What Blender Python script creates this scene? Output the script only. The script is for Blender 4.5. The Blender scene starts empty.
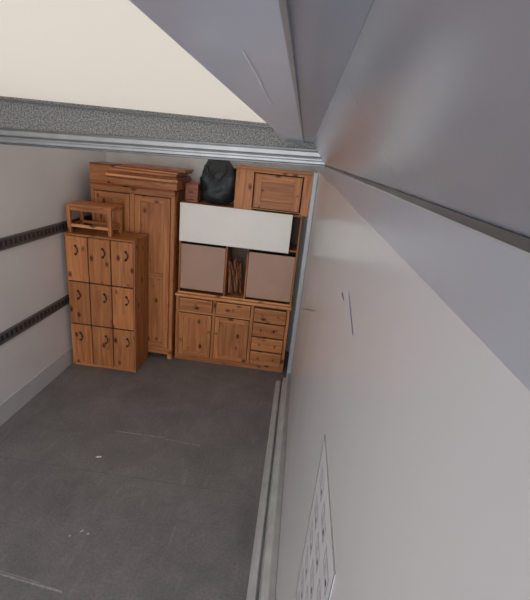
import bpy, math, random
from mathutils import Vector, Matrix, noise
random.seed(7)
H=2.48
# ---------------- materials ----------------
def newmat(name):
    m=bpy.data.materials.new(name); m.use_nodes=True
    nt=m.node_tree; b=nt.nodes["Principled BSDF"]
    return m,nt,b
def plain(name,col,rough=.5,metal=0.0,var=.06,scale=6,bump=0.0,spec=.5):
    m,nt,b=newmat(name)
    tc=nt.nodes.new("ShaderNodeTexCoord"); n=nt.nodes.new("ShaderNodeTexNoise")
    n.inputs["Scale"].default_value=scale; n.inputs["Detail"].default_value=6
    nt.links.new(tc.outputs["Object"],n.inputs["Vector"])
    r=nt.nodes.new("ShaderNodeValToRGB")
    r.color_ramp.elements[0].position=.3; r.color_ramp.elements[1].position=.7
    r.color_ramp.elements[0].color=[c*(1-var) for c in col]+[1]
    r.color_ramp.elements[1].color=[min(1,c*(1+var)) for c in col]+[1]
    nt.links.new(n.outputs["Fac"],r.inputs["Fac"]); nt.links.new(r.outputs["Color"],b.inputs["Base Color"])
    b.inputs["Roughness"].default_value=rough; b.inputs["Metallic"].default_value=metal
    b.inputs["Specular IOR Level"].default_value=spec
    if bump:
        bp=nt.nodes.new("ShaderNodeBump"); bp.inputs["Strength"].default_value=bump; bp.inputs["Distance"].default_value=.01
        nt.links.new(n.outputs["Fac"],bp.inputs["Height"]); nt.links.new(bp.outputs["Normal"],b.inputs["Normal"])
    return m
def wood(name,axis,c1,c2,rough=.45):
    m,nt,b=newmat(name)
    tc=nt.nodes.new("ShaderNodeTexCoord"); oi=nt.nodes.new("ShaderNodeObjectInfo")
    mp=nt.nodes.new("ShaderNodeMapping")
    s=[22,22,22]; s[axis]=1.6
    mp.inputs["Scale"].default_value=s
    ad=nt.nodes.new("ShaderNodeVectorMath"); ad.operation='ADD'
    sc=nt.nodes.new("ShaderNodeVectorMath"); sc.operation='SCALE'
    cmb=nt.nodes.new("ShaderNodeCombineXYZ")
    for k in range(3): nt.links.new(oi.outputs["Random"],cmb.inputs[k])
    nt.links.new(cmb.outputs[0],sc.inputs[0]); sc.inputs["Scale"].default_value=7
    nt.links.new(tc.outputs["Object"],ad.inputs[0]); nt.links.new(sc.outputs[0],ad.inputs[1])
    nt.links.new(ad.outputs[0],mp.inputs["Vector"])
    n=nt.nodes.new("ShaderNodeTexNoise"); n.inputs["Scale"].default_value=1.3; n.inputs["Detail"].default_value=5; n.inputs["Distortion"].default_value=.8
    nt.links.new(mp.outputs[0],n.inputs["Vector"])
    r=nt.nodes.new("ShaderNodeValToRGB"); r.color_ramp.elements[0].position=.34; r.color_ramp.elements[1].position=.66
    r.color_ramp.elements[0].color=(*c2,1); r.color_ramp.elements[1].color=(*c1,1)
    nt.links.new(n.outputs["Fac"],r.inputs["Fac"])
    mp2=nt.nodes.new("ShaderNodeMapping"); s2=[10,10,10]; s2[axis]=6; mp2.inputs["Scale"].default_value=s2
    nt.links.new(ad.outputs[0],mp2.inputs["Vector"])
    v=nt.nodes.new("ShaderNodeTexVoronoi"); v.inputs["Scale"].default_value=.9
    nt.links.new(mp2.outputs[0],v.inputs["Vector"])
    r2=nt.nodes.new("ShaderNodeValToRGB"); r2.color_ramp.elements[0].position=.10; r2.color_ramp.elements[1].position=.24
    r2.color_ramp.elements[0].color=(.18,.12,.09,1); r2.color_ramp.elements[1].color=(1,1,1,1)
    nt.links.new(v.outputs["Distance"],r2.inputs["Fac"])
    mx=nt.nodes.new("ShaderNodeMix"); mx.data_type='RGBA'; mx.blend_type='MULTIPLY'; mx.inputs[0].default_value=.95
    nt.links.new(r.outputs["Color"],mx.inputs[6]); nt.links.new(r2.outputs["Color"],mx.inputs[7])
    hs=nt.nodes.new("ShaderNodeHueSaturation"); mr=nt.nodes.new("ShaderNodeMapRange")
    mr.inputs[3].default_value=.82; mr.inputs[4].default_value=1.18
    nt.links.new(oi.outputs["Random"],mr.inputs[0]); nt.links.new(mr.outputs[0],hs.inputs["Value"])
    nt.links.new(mx.outputs[2],hs.inputs["Color"]); nt.links.new(hs.outputs["Color"],b.inputs["Base Color"])
    b.inputs["Roughness"].default_value=rough; b.inputs["Specular IOR Level"].default_value=.3
    return m
PC1=(.53,.215,.080); PC2=(.34,.118,.040)
WV=wood("pine_vertical",2,PC1,PC2); WH=wood("pine_horizontal",0,PC1,PC2); WD=wood("pine_depth",1,PC1,PC2)
WE=wood("pine_pale_edge",0,(.66,.32,.13),(.50,.21,.08))
RV=wood("reddish_wood",0,(.34,.095,.036),(.15,.036,.016),.35)
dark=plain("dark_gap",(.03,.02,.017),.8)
brown=plain("mauve_brown_panel",(.44,.26,.185),.45,var=.05,scale=3)
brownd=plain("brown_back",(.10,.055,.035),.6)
whiteb=plain("white_board",(.88,.84,.77),.45,var=.02,scale=3)
iron=plain("dark_iron",(.045,.04,.04),.35,.6)
blackc=plain("black_fabric",(.014,.018,.020),.5,var=.5,scale=14,bump=.6)
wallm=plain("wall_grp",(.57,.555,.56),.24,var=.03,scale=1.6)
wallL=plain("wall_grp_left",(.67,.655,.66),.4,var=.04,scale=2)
kick=plain("kick_plate",(.56,.565,.585),.35,.15)
post=plain("corner_post",(.36,.365,.38),.4,.2)
wallf=plain("bulkhead",(.62,.60,.58),.5)
railm=plain("rail_galvanised",(.10,.105,.11),.45,.5,var=.3,scale=20)
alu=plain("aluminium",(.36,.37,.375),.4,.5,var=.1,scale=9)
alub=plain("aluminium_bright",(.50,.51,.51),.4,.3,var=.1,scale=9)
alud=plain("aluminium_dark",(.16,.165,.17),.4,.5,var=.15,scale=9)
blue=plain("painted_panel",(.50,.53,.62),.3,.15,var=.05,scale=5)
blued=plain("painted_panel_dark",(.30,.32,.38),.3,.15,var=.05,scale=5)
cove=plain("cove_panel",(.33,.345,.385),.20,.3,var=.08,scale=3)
band=plain("wall_reflection_band",(.44,.455,.51),.28,.15,var=.04,scale=4)  # bluish tone imitates the ceiling panel's reflection on the right wall
paper=plain("paper",(.75,.7,.6),.7)
ink=plain("ink",(.04,.04,.08),.6)
bluek=plain("blue_ink",(.12,.15,.35),.6)
sticker=plain("sticker_vinyl",(.56,.55,.565),.35,var=.02)
lightscr=plain("bare_scratch",(.75,.75,.8),.4)

speck,nt,b=newmat("speckled_sheet")
tc=nt.nodes.new("ShaderNodeTexCoord"); n=nt.nodes.new("ShaderNodeTexNoise"); n.inputs["Scale"].default_value=95; n.inputs["Detail"].default_value=3
nt.links.new(tc.outputs["Object"],n.inputs["Vector"]); r=nt.nodes.new("ShaderNodeValToRGB")
r.color_ramp.elements[0].position=.40; r.color_ramp.elements[1].position=.62
r.color_ramp.elements[0].color=(.10,.10,.10,1); r.color_ramp.elements[1].color=(.30,.30,.29,1)
nt.links.new(n.outputs["Fac"],r.inputs["Fac"]); nt.links.new(r.outputs["Color"],b.inputs["Base Color"]); b.inputs["Roughness"].default_value=.6
floorm,nt,b=newmat("floor_phenolic_plywood")
tc=nt.nodes.new("ShaderNodeTexCoord")
n=nt.nodes.new("ShaderNodeTexNoise"); n.inputs["Scale"].default_value=2.6; n.inputs["Detail"].default_value=10; n.inputs["Roughness"].default_value=.68; n.inputs["Distortion"].default_value=.4
nt.links.new(tc.outputs["Object"],n.inputs["Vector"]); r=nt.nodes.new("ShaderNodeValToRGB")
r.color_ramp.elements[0].position=.33; r.color_ramp.elements[1].position=.69
r.color_ramp.elements[0].color=(.135,.127,.130,1); r.color_ramp.elements[1].color=(.205,.194,.195,1)
nt.links.new(n.outputs["Fac"],r.inputs["Fac"])
n2=nt.nodes.new("ShaderNodeTexNoise"); n2.inputs["Scale"].default_value=60; n2.inputs["Detail"].default_value=2
nt.links.new(tc.outputs["Object"],n2.inputs["Vector"])
r2=nt.nodes.new("ShaderNodeValToRGB"); r2.color_ramp.elements[0].position=.35; r2.color_ramp.elements[1].position=.65
r2.color_ramp.elements[0].color=(.87,.87,.87,1); r2.color_ramp.elements[1].color=(1.1,1.1,1.1,1)
nt.links.new(n2.outputs["Fac"],r2.inputs["Fac"])
mx=nt.nodes.new("ShaderNodeMix"); mx.data_type='RGBA'; mx.blend_type='MULTIPLY'; mx.inputs[0].default_value=1
nt.links.new(r.outputs["Color"],mx.inputs[6]); nt.links.new(r2.outputs["Color"],mx.inputs[7])
mp=nt.nodes.new("ShaderNodeMapping"); mp.inputs["Scale"].default_value=(14,2.5,1); mp.inputs["Rotation"].default_value=(0,0,.15)
nt.links.new(tc.outputs["Object"],mp.inputs["Vector"])
n3=nt.nodes.new("ShaderNodeTexNoise"); n3.inputs["Scale"].default_value=2; n3.inputs["Detail"].default_value=8; nt.links.new(mp.outputs[0],n3.inputs["Vector"])
r3=nt.nodes.new("ShaderNodeValToRGB"); r3.color_ramp.elements[0].position=.58; r3.color_ramp.elements[1].position=.76
r3.color_ramp.elements[0].color=(0,0,0,1); r3.color_ramp.elements[1].color=(.25,.25,.25,1)
nt.links.new(n3.outputs["Fac"],r3.inputs["Fac"])
mx2=nt.nodes.new("ShaderNodeMix"); mx2.data_type='RGBA'; mx2.inputs[7].default_value=(.33,.31,.31,1)
nt.links.new(r3.outputs["Color"],mx2.inputs[0]); nt.links.new(mx.outputs[2],mx2.inputs[6]); nt.links.new(mx2.outputs[2],b.inputs["Base Color"])
b.inputs["Roughness"].default_value=.55
roof,nt,b=newmat("translucent_grp_roof")
b.inputs["Base Color"].default_value=(.80,.765,.71,1); b.inputs["Roughness"].default_value=.5
tr=nt.nodes.new("ShaderNodeBsdfTranslucent"); tr.inputs["Color"].default_value=(.80,.772,.73,1)
ms=nt.nodes.new("ShaderNodeMixShader"); ms.inputs[0].default_value=.6
out=nt.nodes["Material Output"]
nt.links.new(b.outputs[0],ms.inputs[1]); nt.links.new(tr.outputs[0],ms.inputs[2]); nt.links.new(ms.outputs[0],out.inputs["Surface"])

# ---------------- helpers ----------------
col=bpy.context.scene.collection
def mesh_obj(name,verts,faces,mat,parent=None,bevel=0,smooth=False):
    me=bpy.data.meshes.new(name); me.from_pydata(verts,[],faces); me.update()
    o=bpy.data.objects.new(name,me); col.objects.link(o)
    if mat: me.materials.append(mat)
    if parent: o.parent=parent
    if smooth:
        for p in me.polygons: p.use_smooth=True
    if bevel:
        bv=o.modifiers.new("bevel","BEVEL"); bv.width=bevel; bv.segments=2
    return o
BF=[(0,3,2,1),(4,5,6,7),(0,1,5,4),(1,2,6,5),(2,3,7,6),(3,0,4,7)]
class Item:
    def __init__(s,name,loc,rotz=0,rot=None):
        e=bpy.data.objects.new(name,None); e.empty_display_size=.1; col.objects.link(e)
        e.location=loc; e.rotation_euler=rot if rot else (0,0,rotz); s.e=e
    def box(s,name,x0,x1,y0,y1,z0,z1,mat,bevel=.003):
        v=[(x0,y0,z0),(x1,y0,z0),(x1,y1,z0),(x0,y1,z0),(x0,y0,z1),(x1,y0,z1),(x1,y1,z1),(x0,y1,z1)]
        return mesh_obj(name,v,BF,mat,s.e,bevel)
    def tube(s,name,pts,rad,mat,seg=8):
        v=[];f=[]
        pts=[Vector(p) for p in pts]
        for i,p in enumerate(pts):
            t=(pts[min(i+1,len(pts)-1)]-pts[max(i-1,0)]).normalized()
            a=t.cross(Vector((0,.3,1)) if abs(t.z)<.9 else Vector((1,0,0))).normalized(); c=t.cross(a)
            for k in range(seg):
                an=2*math.pi*k/seg; v.append(p+a*math.cos(an)*rad+c*math.sin(an)*rad)
        for i in range(len(pts)-1):
            for k in range(seg):
                f.append((i*seg+k,i*seg+(k+1)%seg,(i+1)*seg+(k+1)%seg,(i+1)*seg+k))
        f.append(tuple(range(seg))[::-1]); f.append(tuple(range((len(pts)-1)*seg,len(pts)*seg)))
        return mesh_obj(name,v,f,mat,s.e,0,True)
    def cyl(s,name,c,axis,r,l,mat,seg=20):
        c=Vector(c);a=Vector(axis).normalized()
        return s.tube(name,[c-a*l/2,c+a*l/2],r,mat,seg)
    def framed(s,name,x0,x1,z0,z1,yf,th=.02,st=.05,m=None,mh=None,inset=None):
        m=m or WV; mh=mh or WH
        s.box(name+"_stile_l",x0,x0+st,yf,yf+th,z0,z1,m)
        s.box(name+"_stile_r",x1-st,x1,yf,yf+th,z0,z1,m)
        s.box(name+"_rail_b",x0+st,x1-st,yf,yf+th,z0,z0+st,mh)
        s.box(name+"_rail_t",x0+st,x1-st,yf,yf+th,z1-st,z1,mh)
        s.box(name+"_panel",x0+st-.002,x1-st+.002,yf+th*.5,yf+th*.95,z0+st-.002,z1-st+.002,inset or m,.001)
    def knob(s,name,x,y,z,r=.014,m=None):
        m=m or WD
        s.cyl(name+"_stem",(x,y-.008,z),(0,1,0),r*.5,.016,m,12)
        s.cyl(name+"_head",(x,y-.022,z),(0,1,0),r,.014,m,14)
def slab(name,x0,x1,y0,y1,z0,z1,mat,bevel=0):
    v=[(x0,y0,z0),(x1,y0,z0),(x1,y1,z0),(x0,y1,z0),(x0,y0,z1),(x1,y0,z1),(x1,y1,z1),(x0,y1,z1)]
    return mesh_obj(name,v,BF,mat,None,bevel)
def prism(name,prof,y0,y1,mat):
    import bmesh
    n=len(prof); v=[(p[0],y0,H-p[1]) for p in prof]+[(p[0],y1,H-p[1]) for p in prof]
    f=[tuple(range(n)),tuple(range(2*n-1,n-1,-1))]+[(i,i+n,(i+1)%n+n,(i+1)%n) for i in range(n)]
    o=mesh_obj(name,v,f,mat)
    bm=bmesh.new(); bm.from_mesh(o.data); bmesh.ops.recalc_face_normals(bm,faces=bm.faces); bm.to_mesh(o.data); bm.free()
    return o

# ---------------- room shell ----------------
XL,XR,YB,YF,ZC=-2.38,.14,-2.2,4.92,H+.20
slab("floor",XL-.06,XR+.06,YB,YF+.06,-.06,0,floorm)
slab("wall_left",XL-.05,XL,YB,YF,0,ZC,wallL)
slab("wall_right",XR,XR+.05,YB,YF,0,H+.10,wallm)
slab("wall_front",XL,XR,YF,YF+.05,0,ZC,wallf)
slab("ceiling",XL,XR+.05,YB,YF,ZC,ZC+.012,roof)
YD=2.92
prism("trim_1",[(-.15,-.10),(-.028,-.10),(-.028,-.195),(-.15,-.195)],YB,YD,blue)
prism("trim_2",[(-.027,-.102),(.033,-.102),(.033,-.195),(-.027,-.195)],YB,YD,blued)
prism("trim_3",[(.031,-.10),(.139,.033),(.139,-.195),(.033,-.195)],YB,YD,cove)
prism("trim_4",[(-.031,-.095),(-.026,-.095),(-.026,-.103),(-.031,-.103)],YB,YD,alu)
prism("trim_5",[(.1350,.031),(.139,.031),(.139,.0388),(.1370,.0388)],YB,YF,alud)
prism("trim_6",[(.1365,.0388),(.139,.0388),(.139,.0415),(.1377,.0415)],YB,YF,alub)
prism("reflection_strip",[(.138,.0415),(.1399,.0415),(.1399,.1075),(.138,.1075)],YB,YF,band)  # thin coloured strip added in place of a reflection on the wall
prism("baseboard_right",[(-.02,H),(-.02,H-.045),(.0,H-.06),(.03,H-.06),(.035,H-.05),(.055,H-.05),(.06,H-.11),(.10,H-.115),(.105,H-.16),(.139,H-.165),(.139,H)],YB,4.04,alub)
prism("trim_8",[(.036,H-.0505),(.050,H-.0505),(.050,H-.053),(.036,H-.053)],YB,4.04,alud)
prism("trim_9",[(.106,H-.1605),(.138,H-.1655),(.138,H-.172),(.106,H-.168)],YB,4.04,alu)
slab("trim_10",.092,.139,4.05,4.11,0,H-.12,post,.006)
slab("baseboard_left",XL,XL+.012,YB,YF,0,.20,kick,.003)
def tierail(z):
    it=Item("lashing_rail",(XL,0,z))
    it.box("flange",0,.010,YB+.05,YF-.02,-.05,.05,railm,.002)
    it.box("lip_top",.010,.018,YB+.05,YF-.02,.036,.05,alud,.002)
    it.box("lip_bottom",.010,.018,YB+.05,YF-.02,-.05,-.036,alud,.002)
    y=.9
    v=[];f=[]
    while y<4.8:
        b0=len(v)
        for (yy,zz) in ((y,-.022),(y+.028,-.022),(y+.028,.022),(y,.022)): v.append((.0106,yy,zz))
        f.append((b0,b0+1,b0+2,b0+3)); y+=.06
    mesh_obj("slots",v,f,dark,it.e)
tierail(1.575); tierail(.785)
# cross beam: its lower flange runs down towards the left wall
it=Item("roof_cross_beam",(0,2.95,0))
def drop(o,upto):
    for vv in o.data.vertices:
        if vv.co.z<upto and vv.co.x<0: vv.co.z-=.085
    return o
BX=XR-.003
drop(it.box("speckled_face",XL,BX,0,.06,H+.065,ZC-.005,speck,.004),H+.1)
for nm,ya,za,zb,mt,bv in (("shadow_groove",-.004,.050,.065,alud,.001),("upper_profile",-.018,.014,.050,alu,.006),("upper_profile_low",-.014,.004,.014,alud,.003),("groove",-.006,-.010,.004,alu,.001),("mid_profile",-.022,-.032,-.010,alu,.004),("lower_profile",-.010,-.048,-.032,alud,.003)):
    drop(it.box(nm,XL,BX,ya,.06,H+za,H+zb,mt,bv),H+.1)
it.box("top_lip",XL,-.15,-.025,0,H+.168,H+.177,alud,.002)

# ---------------- pine locker ----------------
L=Item("pine_locker_cabinet",(-2.345,3.86,0))
w,d,h=.735,.40,1.53
L.box("side_left",0,.02,.02,d,0,h-.02,WV); L.box("side_right",w-.02,w,.02,d,0,h-.02,WV)
L.box("top",-.006,w+.006,0,d,h-.02,h,WH); L.box("back",.02,w-.02,d-.01,d,.0,h-.02,WV)
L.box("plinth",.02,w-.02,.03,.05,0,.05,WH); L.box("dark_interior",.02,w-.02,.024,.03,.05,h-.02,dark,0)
cw=(w-.01)/3; rh=(h-.02-.04)/3
for i in range(3):
    for j in range(3):
        x0=.005+i*cw+.005; x1=x0+cw-.010; z0=.045+j*rh; z1=z0+rh-.012
        L.box(f"door_{i}{j}",x0,x1,.0,.022,z0,z1,WV,.008)
        hx=x1-.075 if i!=0 else x0+.11; hz=z1-.14
        n=f"handle_{i}{j}"
        pts=[(hx+.032*math.sin(math.pi*k/10),-.004-.020*math.sin(math.pi*k/10),hz+.042-.084*k/10) for k in range(11)]
        L.tube(n,pts,.0055,iron)
        L.cyl(n+"_rose_a",(hx,-.003,hz+.042),(0,1,0),.013,.007,iron,14)
        L.cyl(n+"_rose_b",(hx,-.003,hz-.042),(0,1,0),.013,.007,iron,14)

# ---------------- wooden stool on locker ----------------
S=Item("wooden_stool",(-2.33,3.89,1.53),0)
S.box("seat",0,.48,.0,.30,.27,.292,WH,.004)
for k,(x,y) in enumerate(((.01,.01),(.435,.01),(.01,.255),(.435,.255))): S.box(f"leg_{k+1}",x,x+.035,y,y+.035,0,.27,WV,.003)
S.box("apron_front",.045,.435,.015,.03,.225,.27,WH); S.box("apron_back",.045,.435,.265,.28,.225,.27,WH)
S.box("stretcher_front",.045,.435,.018,.038,.06,.09,WE); S.box("stretcher_back",.045,.435,.26,.28,.06,.09,WH)
S.box("stretcher_left",.015,.035,.045,.255,.06,.09,WD); S.box("stretcher_right",.44,.46,.045,.255,.06,.09,WD)

# ---------------- wardrobe ----------------
W=Item("pine_wardrobe",(-2.25,4.27,0)); w,d=.925,.56; h=2.0
W.box("side_left",0,.022,.02,d,.08,h,WV); W.box("side_right",w-.022,w,.02,d,.08,h,WV)
W.box("back",.022,w-.022,d-.01,d,.08,h,WV); W.box("bottom",.022,w-.022,.02,d-.01,.08,.10,WH)
W.box("plinth_rail",.0,w,.0,.02,.07,.15,WH)
for k,(x,y) in enumerate(((.0,.01),(w-.06,.01),(0,d-.06),(w-.06,d-.06))): W.box(f"foot_{k+1}",x,x+.06,y,y+.05,0,.08,WV,.01)
W.box("centre_post",.43,.48,.0,.02,.15,h-.06,WV)
W.box("end_post_l",0,.04,.0,.02,.15,h-.06,WV); W.box("end_post_r",w-.04,w,.0,.02,.15,h-.06,WV)
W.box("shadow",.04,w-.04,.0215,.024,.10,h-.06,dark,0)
W.framed("door_left",.046,.426,.157,h-.068,-.006,.026,.065); W.framed("door_right",.486,w-.046,.157,h-.068,-.006,.026,.065)
W.box("door_right_midrail",.551,w-.111,-.005,.018,1.02,1.09,WH)
W.knob("knob_left",.40,-.004,1.0); W.knob("knob_right",.51,-.004,1.0)
W.box("top_rail",0,w,0,.02,h-.06,h,WH)
W.box("cornice_lower",-.005,w+.005,-.015,d,h,h+.02,RV,.006); W.box("cornice_upper",-.01,w+.01,-.03,d,h+.02,h+.035,WH,.006)
Q=Item("loose_wooden_drawer",(-2.0,4.14,2.036))
Q.box("front",0,.735,0,.02,0,.10,WH,.004); Q.box("back",.0,.735,.53,.55,0,.10,WH); Q.box("side_l",0,.018,.02,.53,0,.095,RV); Q.box("side_r",.717,.735,.02,.53,0,.095,RV); Q.box("bottom",.018,.717,.02,.53,.004,.014,brown)
Q.box("front_lip",-.01,.745,-.012,0,.078,.10,WE,.003); Q.box("front_shadow_bead",.0,.735,-.006,0,.060,.074,RV,.002)
Bz=2.137
for k,(x,y,ww,dd,t,rz,m,m2) in enumerate([
    (-2.0,4.15,.73,.50,.022,-.02,RV,RV),(-1.99,4.18,.70,.50,.03,.03,RV,WH),
    (-1.95,4.22,.68,.46,.02,-.06,RV,WE),(-1.88,4.22,.66,.45,.022,.06,RV,RV)]):
    B=Item("dismantled_wood_panel",(x,y,Bz),rz)
    B.box("board",0,ww,0,dd,0,t,m,.002)
    B.box("edge_batten",0,ww,-.006,0,.002,t-.004,m2,.001)
    Bz+=t+.001
C=Item("wooden_crate",(-2.245,4.26,2.036))
C.box("front",0,.235,0,.015,0,.165,WH); C.box("back",0,.235,.3,.315,0,.165,WH); C.box("side_l",0,.015,.015,.3,0,.165,WD); C.box("side_r",.22,.235,.015,.3,0,.165,WD); C.box("bottom",.015,.22,.015,.3,0,.012,WH); C.box("lid",-.002,.237,-.006,.32,.166,.18,RV)

# ---------------- sideboard base ----------------
D=Item("pine_sideboard",(-1.30,4.33,0)); w,d,h=1.345,.45,.86
D.box("side_left",0,.02,.02,d,.0,h-.025,WV); D.box("side_right",w-.02,w,.02,d,.0,h-.025,WV)
D.box("back",.02,w-.02,d-.01,d,.06,h-.025,WV); D.box("bottom",.02,w-.02,.02,d-.01,.06,.08,WH)
D.box("plinth",0,w,.004,.024,0,.07,WH); D.box("top",-.012,w+.012,-.018,d,h-.025,h,WE,.006)
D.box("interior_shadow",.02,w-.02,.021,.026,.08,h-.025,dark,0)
c1,c2=.44,.89
for k,x in enumerate((0,c1-.0,c2,w-.035)): D.box(f"post_{k+1}",x,x+.035,.0,.021,.07,h-.025,WV)
D.box("top_rail",.035,w-.035,.002,.02,h-.04,h-.025,WH)
zt=h-.045
def drawer(n,x0,x1,z0,z1,kn=1):
    D.box(n,x0,x1,-.012,.018,z0,z1,WH,.006)
    D.box(n+"_top_edge",x0+.004,x1-.004,-.014,-.006,z1-.014,z1-.004,WE,.001)
    xs=[(x0+x1)/2] if kn==1 else [x0+(x1-x0)*.25,x0+(x1-x0)*.75]
    for i,x in enumerate(xs): D.knob(n+f"_knob{i}",x,-.01,(z0+z1)/2,.015)
drawer("drawer_1",.041,c1-.006,zt-.155,zt); drawer("drawer_2",c1+.041,c2-.006,zt-.155,zt)
D.box("mid_rail",.035,c2,.002,.02,zt-.180,zt-.160,WE)
D.framed("door_1",.041,c1-.006,.075,zt-.188,-.010,.026,.055); D.framed("door_2",c1+.041,c2-.006,.075,zt-.188,-.010,.026,.055)
D.knob("doorknob_1",c1-.03,-.008,.42); D.knob("doorknob_2",c1+.065,-.008,.42)
dh=(zt-.075)/4
for k in range(4): drawer(f"drawer_{k+3}",c2+.041,w-.041,.077+k*dh,.077+(k+1)*dh-.016,2)

# ---------------- hutch ----------------
U=Item("pine_display_hutch",(-1.29,4.36,.861)); w,d,h=1.335,.34,1.02
U.box("side_left",0,.02,0,d,0,h,WV); U.box("side_right",w-.02,w,0,d,0,h,WV)
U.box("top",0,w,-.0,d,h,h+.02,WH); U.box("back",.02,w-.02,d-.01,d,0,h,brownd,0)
U.box("divider_l",.535,.553,.0,d-.01,0,h,WV); U.box("divider_r",.775,.793,.0,d-.01,0,h,WV)
U.box("shelf",.02,.535,.02,d-.01,.63,.648,WH); U.box("shelf_r",.793,w-.02,.02,d-.01,.63,.648,WH)
U.box("base_rail",0,w,-.008,0,0,.022,WE)
U.box("panel_left",.022,.530,.006,.02,.055,.585,brown,.003); U.box("panel_right",.797,w-.022,.006,.02,.045,.58,brown,.003)
Wb=Item("white_board",(-1.285,4.335,1.48)); 
Wb.box("board",0,1.225,0,.02,0,.42,whiteb,.003); Wb.box("edge_batten",0,1.225,-.004,0,.40,.42,whiteb,.001)
K=Item("wooden_slat_bundle",(-.635,4.44,.905))
for k in range(13):
    x=random.uniform(-.085,.085); x2=max(-.09,min(.09,x+random.uniform(-.09,.09))); hh=random.uniform(.18,.42); y=random.uniform(-.03,.1); y2=y+.04
    K.tube(f"slat_{k+1}",[(x,y,0),((x+x2)/2+.004,y+.02,hh/2),(x2,y2,hh)],random.uniform(.007,.014),[WV,RV,brown][k%3],6)
# ---------------- wall cabinet top right ----------------
T=Item("pine_wall_cabinet",(-.70,4.34,1.902)); w,d,h=.80,.34,.415
T.box("side_left",0,.02,0,d,0,h,WV); T.box("side_right",w-.02,w,0,d,0,h,WV); T.box("top",-.01,w+.01,-.015,d,h,h+.022,WH,.005)
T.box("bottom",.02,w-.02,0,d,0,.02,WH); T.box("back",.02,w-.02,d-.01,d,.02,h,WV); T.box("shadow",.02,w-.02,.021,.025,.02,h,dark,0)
T.box("fascia_left",.0,.19,-.002,.02,0,h,WV); T.framed("door",.205,.695,.035,h-.035,-.016,.03,.075,inset=WH); T.box("fascia_right",.71,w,-.002,.02,0,h,WV)
T.box("rail_top",.19,.71,.0,.02,h-.025,h,WE); T.box("rail_bottom",.19,.71,0,.02,0,.025,WE); T.knob("knob",.66,-.012,.2)
# ---------------- black bag ----------------
def bag():
    G=Item("black_duffel_bag",(-.905,4.53,1.902))
    v=[];f=[];nu,nv=40,26
    for i in range(nv+1):
        t=math.pi*i/nv
        for j in range(nu):
            a=2*math.pi*j/nu
            st=max(0,math.sin(t))**.5
            wx=.20*(1-.04*(i/nv)); 
            sx=math.copysign(abs(math.cos(a))**.7,math.cos(a))*st*wx; sy=math.copysign(abs(math.sin(a))**.75,math.sin(a))*st*.16
            z=.235-.235*math.cos(t)
            nn=noise.noise(Vector((sx,sy,z))*8+Vector((3,1,2))); n2=noise.noise(Vector((sx,sy,z))*22)
            k=1+nn*.2+n2*.10
            v.append(Vector((max(-.2,min(.2,sx*k)),sy*k,max(0,z*(1+nn*.15)+.12*noise.noise(Vector((sx*9,sy*7,5)))*(z/.47)))))
    for i in range(nv):
        for j in range(nu): f.append((i*nu+j,i*nu+(j+1)%nu,(i+1)*nu+(j+1)%nu,(i+1)*nu+j))
    mesh_obj("body",v,f,blackc,G.e,0,True)
    G.tube("strap",[(-.12,-.10,.40),(-.10,-.15,.34),(-.04,-.185,.26),(.03,-.18,.27),(.08,-.15,.34),(.11,-.09,.40)],.010,iron)
bag()
P=Item("reddish_table_leaf",(-1.25,4.40,1.902))
P.box("leaf",0,.14,0,.3,0,.03,RV); P.box("leaf_b",.0,.135,0.01,.28,.031,.06,WH); P.box("leaf_c",.0,.14,0,.26,.061,.20,RV)

# ---------------- floor marks / debris ----------------
def chip(name,x,y,s,rz,mat,asp=.4):
    e=Item(name,(x,y,.0005),rz)
    n=7; pts=[(s*math.cos(2*math.pi*k/n)*random.uniform(.7,1.1),asp*s*math.sin(2*math.pi*k/n)*random.uniform(.7,1.2)) for k in range(n)]
    v=[(a,b,0) for a,b in pts]+[(a*.9,b*.9,.004) for a,b in pts]
    f=[tuple(range(n,2*n))]+[(i,(i+1)%n,(i+1)%n+n,i+n) for i in range(n)]
    mesh_obj("scrap",v,f,mat,e.e)
R_=Vector((.9905,.1262,-.0564));D_=Vector((-.0998,.9352,.3399));F_=Vector((.0957,-.3315,.9386))
def floorpt(px,py):
    v=Vector((px-265,py-300,402)); k=H/v.dot(D_); return v.dot(R_)*k,v.dot(F_)*k
def wallpt(px,py):
    v=Vector((px-265,py-300,402)); k=XR/v.dot(R_); return v.dot(F_)*k,H-v.dot(D_)*k
paperd=plain("paper_dusty",(.5,.47,.42),.8)
for (px,py,s,rz,a,m) in ((99,457,.026,.2,.35,paper),(82,531,.016,.9,.3,paperd),(88,534,.010,.1,.5,paperd),(70,536,.008,1,.5,paperd)):
    x,y=floorpt(px,py); chip("paper_scrap",x,y,s,rz,m,a)
floorlt=plain("floor_scuff",(.28,.265,.26),.6,var=.3,scale=40); floordk=plain("floor_seam",(.095,.09,.09),.7)
def fstrip(name,pa,pb,wd,mat):
    a=Vector((*floorpt(*pa),.0012)); b=Vector((*floorpt(*pb),.0012)); t=(b-a).normalized(); n=Vector((-t.y,t.x,0))*wd/2
    mesh_obj(name,[a-n,b-n,b+n,a+n],[(0,1,2,3)],mat)
fstrip("floor_scratch",(115,431),(165,438),.010,floorlt); fstrip("floor_scratch",(165,439),(200,446),.006,floorlt)
fstrip("floor_scratch",(0,574),(62,592),.012,floorlt); fstrip("floor_scratch",(0,571),(40,583),.005,floorlt)
mesh_obj("floor_seam",[(XL+.01,2.4,.0008),(-.03,2.4,.0008),(-.03,2.403,.0008),(XL+.01,2.403,.0008)],[(0,1,2,3)],floordk)

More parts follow.
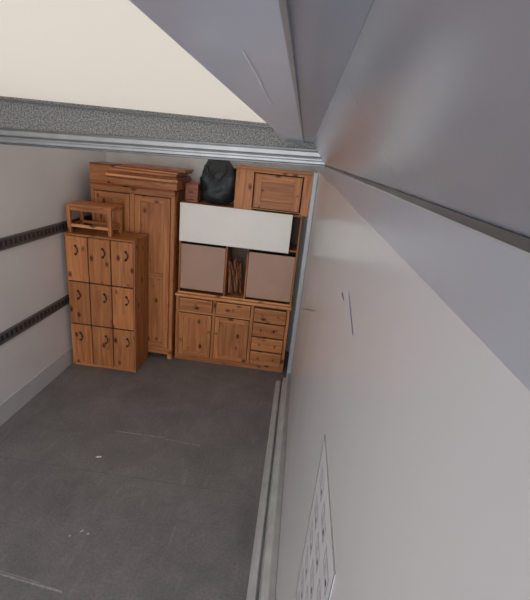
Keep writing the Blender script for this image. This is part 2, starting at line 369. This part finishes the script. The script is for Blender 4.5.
# ---------------- sticker on right wall ----------------
def wq(name,y0,y1,z0,z1,mat,parent,off):
    mesh_obj(name,[(off,y0,z0),(off,y1,z0),(off,y1,z1),(off,y0,z1)],[(0,1,2,3)],mat,parent)
SK=Item("cargo_securing_sign",(XR-.001,.50,H-1.24)); sw,sh=.37,.58
SK.box("sheet",-.0008,.0005,0,sw,0,sh,sticker,0)
t=.0045
for n,(a,b,c,e) in enumerate(((0,sw,0,t),(0,sw,sh-t*.6,sh),(0,t,0,sh),(sw-t,sw,0,sh))): wq(f"border_{n+1}",a,b,c,e,ink,SK.e,-.0012)
k=0
for r_ in range(6):
    for c_ in range(3):
        y0=.03+c_*.11; z0=.03+r_*.09
        for (a,b,c,e) in ((0,.07,0,.0025),(0,.07,.04,.0425),(0,.002,0,.042),(.068,.07,0,.042),(.01,.022,.008,.020),(.035,.055,.012,.014),(.035,.055,.026,.028)):
            k+=1; wq(f"pictogram_{k}",y0+a,y0+b,z0+c,z0+e,ink,SK.e,-.0012)
def wstrip(name,pa,pb,wd,mat):
    ya,za=wallpt(*pa); yb,zb=wallpt(*pb); a=Vector((XR-.0008,ya,za)); b=Vector((XR-.0008,yb,zb)); t=(b-a).normalized(); n=Vector((0,-t.z,t.y))*wd/2
    mesh_obj(name,[a-n,b-n,b+n,a+n],[(0,1,2,3)],mat)
wstrip("wall_scratch",(349,292),(353,335),.005,bluek); wstrip("wall_scratch",(342,293),(344,300),.006,bluek)
wstrip("wall_scratch",(302,309),(316,311),.008,alu); wstrip("wall_scratch",(454,307),(463,317),.003,ink)
def dstrip(name,pa,pb,wd,mat):
    k0=-.0985
    def q(p):
        v=Vector((p[0]-265,p[1]-300,402)); k=k0/v.dot(D_); return Vector((v.dot(R_)*k,v.dot(F_)*k,H-k0))
    a,b=q(pa),q(pb); t=(b-a).normalized(); n=Vector((-t.y,t.x,0))*wd/2
    mesh_obj(name,[a-n,b-n,b+n,a+n],[(0,1,2,3)],mat)
dstrip("panel_scratch",(243,52),(262,85),.0018,lightscr); dstrip("panel_scratch",(258,80),(271,104),.0022,lightscr)

# ---------------- lights ----------------
def area(name,loc,rot,sx,sy,pw,colr):
    l=bpy.data.lights.new(name,'AREA'); l.shape='RECTANGLE'; l.size=sx; l.size_y=sy; l.energy=pw; l.color=colr
    o=bpy.data.objects.new(name,l); col.objects.link(o); o.location=loc; o.rotation_euler=rot
area("daylight_above_roof",(-1.1,1.4,4.0),(0,0,0),4,8,200,(1,.97,.94))
area("daylight_rear_opening",(-1.1,-2.6,1.6),(math.radians(90),0,0),2.4,2.4,104,(.94,.96,1))
w_=bpy.data.worlds.new("World"); bpy.context.scene.world=w_; w_.use_nodes=True
w_.node_tree.nodes["Background"].inputs[0].default_value=(.88,.92,1,1); w_.node_tree.nodes["Background"].inputs[1].default_value=.7
# ---------------- camera ----------------
cam=bpy.data.cameras.new("camera"); co=bpy.data.objects.new("camera",cam); col.objects.link(co)
M=Matrix(((R_.x,-R_.y,-R_.z,0),(F_.x,-F_.y,-F_.z,0),(-D_.x,D_.y,D_.z,0),(0,0,0,1)))
co.matrix_world=Matrix.Translation((0,0,H))@M
cam.sensor_fit='VERTICAL'; cam.sensor_height=24; cam.lens=402/600*24; cam.clip_start=.005
bpy.context.scene.camera=co
bpy.context.scene.view_settings.view_transform='Standard'
